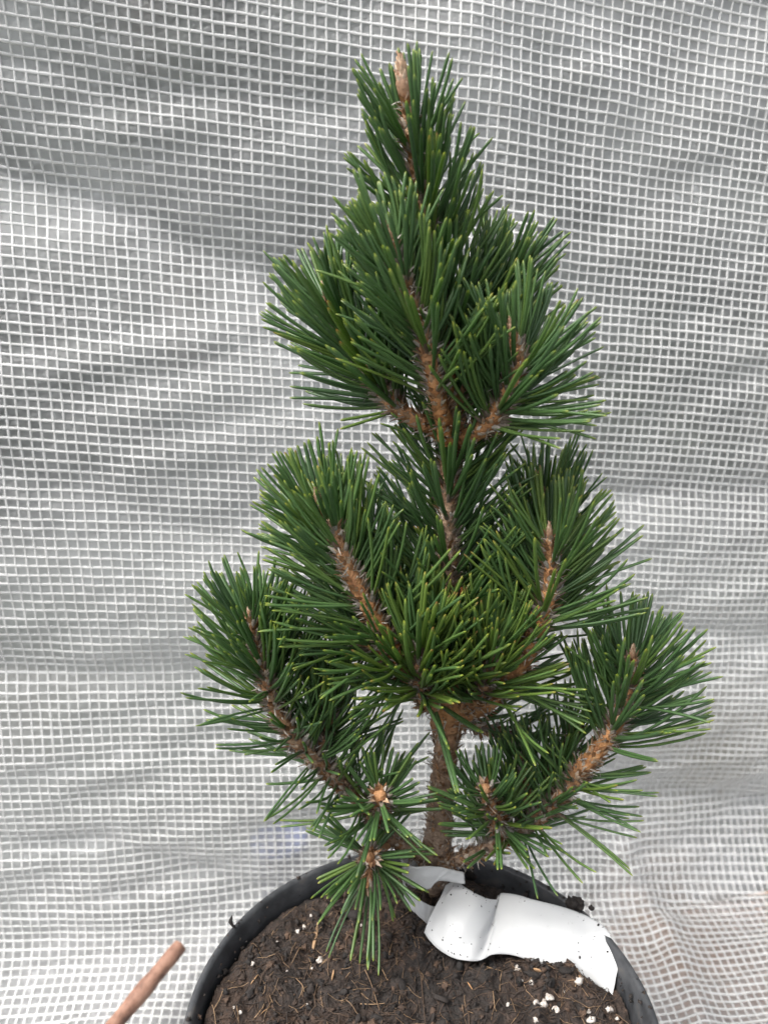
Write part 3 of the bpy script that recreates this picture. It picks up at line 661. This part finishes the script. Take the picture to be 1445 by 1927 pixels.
def shoot(pts, R, young, zones, bud=0, name='branch', dense=1.0, wisps=1.0, step=0.0009, droop=False, hue0=0.45, cull=0.32, zmin=-0.22):
    P0 = spline(W3(pts), 80); ctl = np.concatenate([[0], np.cumsum(np.linalg.norm(np.diff(P0, axis=0), axis=1))]); ctl = ctl[np.round(np.arange(len(pts)) * 79 / (len(pts) - 1)).astype(int)] / ctl[-1]
    ob, P, r, T, N_, B_ = stem_tube(name, P0, R, young, tree, 0.14, 22, step, ctl)
    n = len(P); sc = depth_of(P[n // 2]) / F
    mbn, mbs, mbf = MB(), MB(), MB()
    ga = rng.uniform(0, 6.28); 
    for (t0, t1, cnt, Lpx, a0, a1) in zones:
        cnt = int(cnt * dense * 1.16)
        tt = np.sort(t0 + (t1 - t0) * (np.arange(cnt) + rng.uniform(-0.4, 0.4, cnt)) / max(cnt, 1)); tt = np.clip(tt, 0, 1)
        i = np.minimum((tt * (n - 1)).astype(int), n - 1)
        phi = ga + np.arange(cnt) * 2.39996 + rng.normal(0, 0.25, cnt); ga = phi[-1]
        rad = N_[i] * np.cos(phi)[:, None] + B_[i] * np.sin(phi)[:, None]
        tocam = norm(CAM - P[i]); fr = np.sum(rad * tocam, 1)
        keep = ~((fr > 0.6) & (rng.random(cnt) < cull)) & ~((fr > 0.5) & (tt > 0.95) & (bud > 0) & (rng.random(cnt) < 0.7))
        i, tt, rad, cnt = i[keep], tt[keep], rad[keep], int(keep.sum())
        x = (tt - t0) / max(t1 - t0, 1e-6); ang = np.radians(a0 + 4 + (a1 + 9 - a0 - 4) * x + rng.normal(0, 6.5, cnt))
        d = T[i] * np.cos(ang)[:, None] + rad * np.sin(ang)[:, None]
        d = norm(d + rng.normal(0, 0.06, (cnt, 3)) + np.array([0, 0, 0.07]))
        kp = (d[:, 2] > zmin + rng.normal(0, 0.1, cnt)) | droop
        i, tt, rad, d, x, cnt = i[kp], tt[kp], rad[kp], d[kp], x[kp], int(kp.sum())
        base = P[i] + rad * r[i][:, None] * 0.85
        sc_i = depth_of(P[i].T) / F
        L = Lpx * sc_i * rng.normal(1.0, 0.085, cnt) * 1.05 * (1 - 0.25 * x ** 2); L *= np.where(rng.random(cnt) < 0.06, 0.65, 1)
        # two needles per sheath
        sd_ = norm(np.cross(d, rng.normal(size=(cnt, 3))))
        sp = rng.uniform(0.02, 0.075, cnt)[:, None]
        hue = np.clip(rng.normal(hue0, 0.2, cnt), 0, 1); w = rng.uniform(0.00080, 0.00102, cnt) * (1.0 if Lpx > 162 else 0.86)
        for sgn in (-1, 1):
            dd = norm(d + sgn * sd_ * sp); bs = base + sgn * sd_ * 0.0004 + d * 0.0012
            add_needles(mbn, bs, dd, T[i], L * rng.normal(1, 0.03, cnt), w, np.clip(hue + rng.normal(0, 0.06, cnt), 0, 1), rng.normal(0.10, 0.10, cnt))
        for q in range(cnt):
            Ls = rng.uniform(0.0035, 0.0062)
            strip(mbs, np.stack([base[q] - d[q] * 0.0006, base[q] + d[q] * Ls * 0.5, base[q] + d[q] * Ls]), np.array([0.0011, 0.00115, 0.00082]), min(1, max(0, rng.normal(0.45, 0.3))), 6)
            if rng.random() < 0.55:                      # frayed sheath ends
                flake(mbs, base[q] + d[q] * Ls * 0.7, norm(d[q] + rng.normal(0, 0.35, 3)), norm(rng.normal(size=3)), rng.uniform(0.002, 0.0045), 0.00028, rng.uniform(0.2, 0.8), rng.uniform(0.5, 1), 5)
    yf = lambda q: float(np.interp(q, np.linspace(0, 1, len(young)), young))
    # scales all over the stem, pale wisps
    Ltot = np.linalg.norm(np.diff(P, axis=0), axis=1).sum(); ns = int(Ltot / 0.00022)
    for q in range(ns):
        i = rng.integers(0, n); ph = q * 2.39996; rad = N_[i] * math.cos(ph) + B_[i] * math.sin(ph)
        flake(mbf, P[i] + rad * r[i] * 0.95, norm(T[i] + rad * rng.uniform(0.08, 0.25 + 0.55 * yf(i / n))), rad, rng.uniform(0.0022, 0.0046), rng.uniform(0.0007, 0.0013), rng.uniform(-0.1, 0.8), min(1, max(0, rng.normal(0.48, 0.28))))
    for q in range(int(Ltot / 0.0007 * wisps)):
        i = rng.integers(0, n); ph = rng.uniform(0, 6.28); rad = N_[i] * math.cos(ph) + B_[i] * math.sin(ph)
        d = norm(rad + T[i] * rng.uniform(-0.4, 1.0) + rng.normal(0, 0.3, 3)); o2 = norm(np.cross(d, rng.normal(size=3)))
        flake(mbs, P[i] + rad * r[i] * 0.9, d, o2, rng.uniform(0.003, 0.0066), 0.00036, rng.uniform(-0.7, 0.9), rng.uniform(0.6, 1.0), 6)
    if mbn.v: mbn.build('needles', M['needle'], ob)
    if mbs.v: mbs.build('needle_sheaths', M['sheath'], ob)
    mbf.build('bark_scales', M['scale'], ob)
    if bud:
        Lb = bud * sc; mbb = MB(); tip = P[-1]; ax = T[-1]
        v, f = ico(); rb = Lb * 0.21
        R3 = np.stack([N_[-1], B_[-1], ax], 1)
        zz = v[:, 2]; vv_ = np.stack([v[:, 0] * rb * (1 - 0.45 * np.clip(zz, 0, 1)), v[:, 1] * rb * (1 - 0.45 * np.clip(zz, 0, 1)), zz * Lb * 0.5], 1)
        mbb.add(vv_ @ R3.T + tip + ax * Lb * 0.42, None, f, 0, 0.25)
        for q in range(64):
            h = q / 64.0; ph = q * 2.39996; rad = N_[-1] * math.cos(ph) + B_[-1] * math.sin(ph)
            rr_ = rb * math.sqrt(max(0.02, 1 - (h * 1.9 - 0.92) ** 2)) * (1 - 0.35 * h)
            flake(mbb, tip + ax * (Lb * 0.90 * h) + rad * rr_ * 0.85, norm(ax + rad * (0.20 - 0.25 * h)), rad, Lb * rng.uniform(0.2, 0.3), rb * 0.42, rng.uniform(-0.25, 0.25), min(1, max(0, rng.normal(0.55, 0.22))))
        mbb.build('bud', M['bud'], ob)
    return ob

# trunk with the leader: bare below, needled from the first whorl upward
Z = 0.0
trunk = shoot([(808, 1730, 0), (822, 1610, 0), (830, 1500, 0), (840, 1400, 0), (843, 1320, 0), (846, 1150, .002), (843, 1000, .002), (846, 870, .003), (852, 770, .006), (850, 680, .008), (822, 540, .008), (797, 400, .004), (778, 290, 0), (764, 190, -.002)],
              [.0090, .0074, .0056, .0055, .0092, .0042, .0036, .0040, .0052, .0042, .0034, .0030, .0026, .0019], [0, 0, 0.05, 0.25, 0.85, .15, .12, .4, 1, .9, .6, .5, .5, .6],
              [(0.36, 0.65, 160, 178, 50, 38), (0.68, 0.985, 172, 172, 58, 21)], 60, 'trunk', 1.0, 0.8, 0.0008)
# upper whorl
Y, O = 1, 0
shoot([(842, 830, -.006), (822, 740, -.016), (792, 620, -.022), (755, 520, -.024), (736, 462, -.024)], [.0040, .0034, .0028, .0022, .0018], [1, .8, .5, .6], [(0.30, 0.99, 120, 165, 48, 18)], 42, cull=0.6)
shoot([(832, 815, 0), (745, 765, .002), (680, 680, .006), (640, 620, .008), (618, 560, .010)], [.0036, .0032, .0026, .0022, .0016], [.8, .6, .5, .6], [(0.28, 0.99, 110, 165, 50, 20)], 30)
shoot([(855, 835, -.002), (915, 800, -.012), (955, 740, -.016), (972, 680, -.016), (966, 640, -.015)], [.0036, .0036, .0034, .0030, .0022], [.8, .8, .8, .7], [(0.34, 0.99, 105, 165, 62, 22)], 38, cull=0.55)
shoot([(858, 800, .008), (893, 680, .018), (922, 600, .022), (942, 525, .024)], [.0032, .0028, .0024, .0018], [.7, .5, .5], [(0.25, 0.99, 110, 165, 38, 20)], 30)
# lower whorl
shoot([(825, 1325, -.002), (765, 1262, -.014), (715, 1180, -.020), (660, 1080, -.022), (632, 1000, -.022), (628, 985, -.022)], [.0046, .0042, .0038, .0030, .0022, .0018], [.6, 1, .8, .5], [(0.04, 0.34, 46, 180, 85, 62), (0.36, 0.99, 110, 178, 58, 26)], 0, hue0=0.6, cull=0.8)
shoot([(690, 1135, -.016), (640, 1050, -.010), (612, 990, -.008), (602, 955, -.008)], [.0026, .0024, .0020, .0016], [.5, .5, .6], [(0.2, 0.99, 70, 165, 50, 18)], 36)
shoot([(800, 1290, -.010), (735, 1240, -.014), (690, 1210, -.014), (655, 1188, -.013)], [.0034, .0034, .0030, .0022], [1, .8, .7], [(0.3, 0.99, 40, 150, 60, 30)], 0)
shoot([(815, 1330, -.010), (798, 1312, -.016), (788, 1265, -.024), (796, 1200, -.026)], [.0036, .0034, .0030, .0020], [.6, .5, .5], [(0.1, 0.99, 100, 165, 58, 14)], 0, hue0=0.8, zmin=0.28)
shoot([(870, 1330, -.006), (902, 1305, -.014), (918, 1260, -.020), (925, 1205, -.022)], [.0034, .0032, .0028, .0020], [.6, .5, .5], [(0.1, 0.99, 86, 160, 58, 14)], 0, hue0=0.75, zmin=0.22)
shoot([(865, 1345, -.002), (930, 1310, -.010), (985, 1235, -.014), (1018, 1160, -.015), (1036, 1080, -.014), (1034, 1015, -.013)], [.0046, .0044, .0044, .0038, .0030, .0020], [.7, .8, 1, .6], [(0.10, 0.38, 46, 170, 82, 66), (0.60, 0.99, 96, 172, 56, 22)], 30, hue0=0.65, cull=0.7)
shoot([(862, 1300, .010), (945, 1190, .024), (1005, 1050, .030), (1030, 930, .032)], [.0036, .0032, .0026, .0018], [.5, .5, .5], [(0.30, 0.99, 120, 150, 52, 20)], 26)
shoot([(835, 1310, .012), (760, 1200, .024), (715, 1110, .030), (705, 1050, .032)], [.0034, .0030, .0024, .0018], [.5, .5, .5], [(0.25, 0.99, 78, 160, 55, 25)], 0)
shoot([(850, 1320, .010), (905, 1220, .020), (925, 1120, .024), (928, 1060, .024)], [.0032, .0028, .0024, .0016], [.5, .5, .5], [(0.2, 0.99, 76, 150, 52, 24)], 0)
# low branches
shoot([(806, 1610, -.004), (750, 1585, -.012), (690, 1520, -.018), (630, 1465, -.020), (570, 1410, -.020), (520, 1340, -.020), (498, 1270, -.019), (478, 1200, -.018), (466, 1160, -.018)], [.0042, .0036, .0033, .0031, .0029, .0027, .0025, .0021, .0015], [.1, .15, .2, .4, .6, .5], [(0.30, 0.70, 96, 150, 80, 55), (0.73, 0.99, 78, 150, 56, 24)], 0, cull=0.25)
shoot([(520, 1340, -.016), (510, 1270, -.012), (505, 1210, -.010), (508, 1180, -.010)], [.0026, .0024, .0020, .0015], [.5, .5, .5], [(0.2, 0.99, 46, 140, 44, 18)], 0)
shoot([(600, 1435, -.014), (615, 1380, -.008), (617, 1320, -.006), (612, 1280, -.006)], [.0030, .0028, .0022, .0016], [.5, .5, .5], [(0.05, 0.99, 66, 135, 55, 20)], 0)
shoot([(700, 1545, -.018), (712, 1525, -.026), (715, 1508, -.034), (715, 1496, -.040)], [.0034, .0034, .0032, .0026], [.6, .6, .7], [(0.15, 0.98, 32, 100, 86, 38)], 0)
shoot([(725, 1585, -.014), (700, 1605, -.020), (694, 1614, -.030), (695, 1612, -.038)], [.0034, .0032, .0030, .0026], [.6, .6, .7], [(0.25, 0.98, 22, 105, 86, 45)], 0, droop=True)
shoot([(702, 1610, -.024), (696, 1636, -.032), (692, 1655, -.036), (690, 1668, -.038)], [.0028, .0024, .0020, .0014], [.5, .5, .5], [(0.25, 0.98, 9, 145, 42, 10)], 0, droop=True)
shoot([(832, 1625, -.004), (900, 1603, -.012), (985, 1560, -.018), (1050, 1505, -.020), (1100, 1440, -.020), (1145, 1385, -.020), (1178, 1310, -.018), (1188, 1240, -.018)], [.0034, .0029, .0030, .0033, .0037, .0036, .0030, .0020], [.05, .1, .2, .4, .9, .7, .6], [(0.17, 0.60, 112, 150, 80, 58), (0.72, 0.99, 90, 165, 58, 22)], 28, cull=0.3, zmin=-0.12)
shoot([(1030, 1510, -.012), (1050, 1450, -.004), (1072, 1400, .002), (1078, 1375, .002)], [.0028, .0026, .0022, .0016], [.5, .5, .5], [(0.1, 0.99, 30, 120, 45, 18)], 0)
shoot([(955, 1575, -.016), (935, 1545, -.028), (922, 1515, -.034), (912, 1480, -.036)], [.0032, .0034, .0030, .0020], [.5, .6, .6], [(0.1, 0.99, 50, 108, 80, 26)], 0, zmin=-0.05)
shoot([(985, 1560, -.014), (990, 1500, -.010), (985, 1450, -.006), (980, 1425, -.006)], [.0028, .0024, .0020, .0016], [.5, .5, .5], [(0.1, 0.99, 26, 110, 50, 20)], 0)
shoot([(850, 1350, .006), (905, 1370, .014), (965, 1385, .016), (990, 1380, .016)], [.0026, .0022, .0018, .0014], [.5, .5, .5], [(0.15, 0.99, 30, 120, 55, 25)], 0)

# dead needles lodged on the stem
mb = MB(); b0 = at(868, 1105, TRUNK_Y - .006)
for q in ((862, 1142), (872, 1140), (880, 1136), (866, 1138)): strip(mb, spline([b0, at((868 + q[0]) / 2 + 1, 1122, TRUNK_Y - .0065), at(*q, TRUNK_Y - .007)], 6), 0.0004 * np.array([1, 1, 1, .9, .7, .1]), rng.random(), 5)
tag(mb.build('dead_needles', M['dead']), 'small tuft of orange dead needles caught on the middle of the stem', 'dead needles')
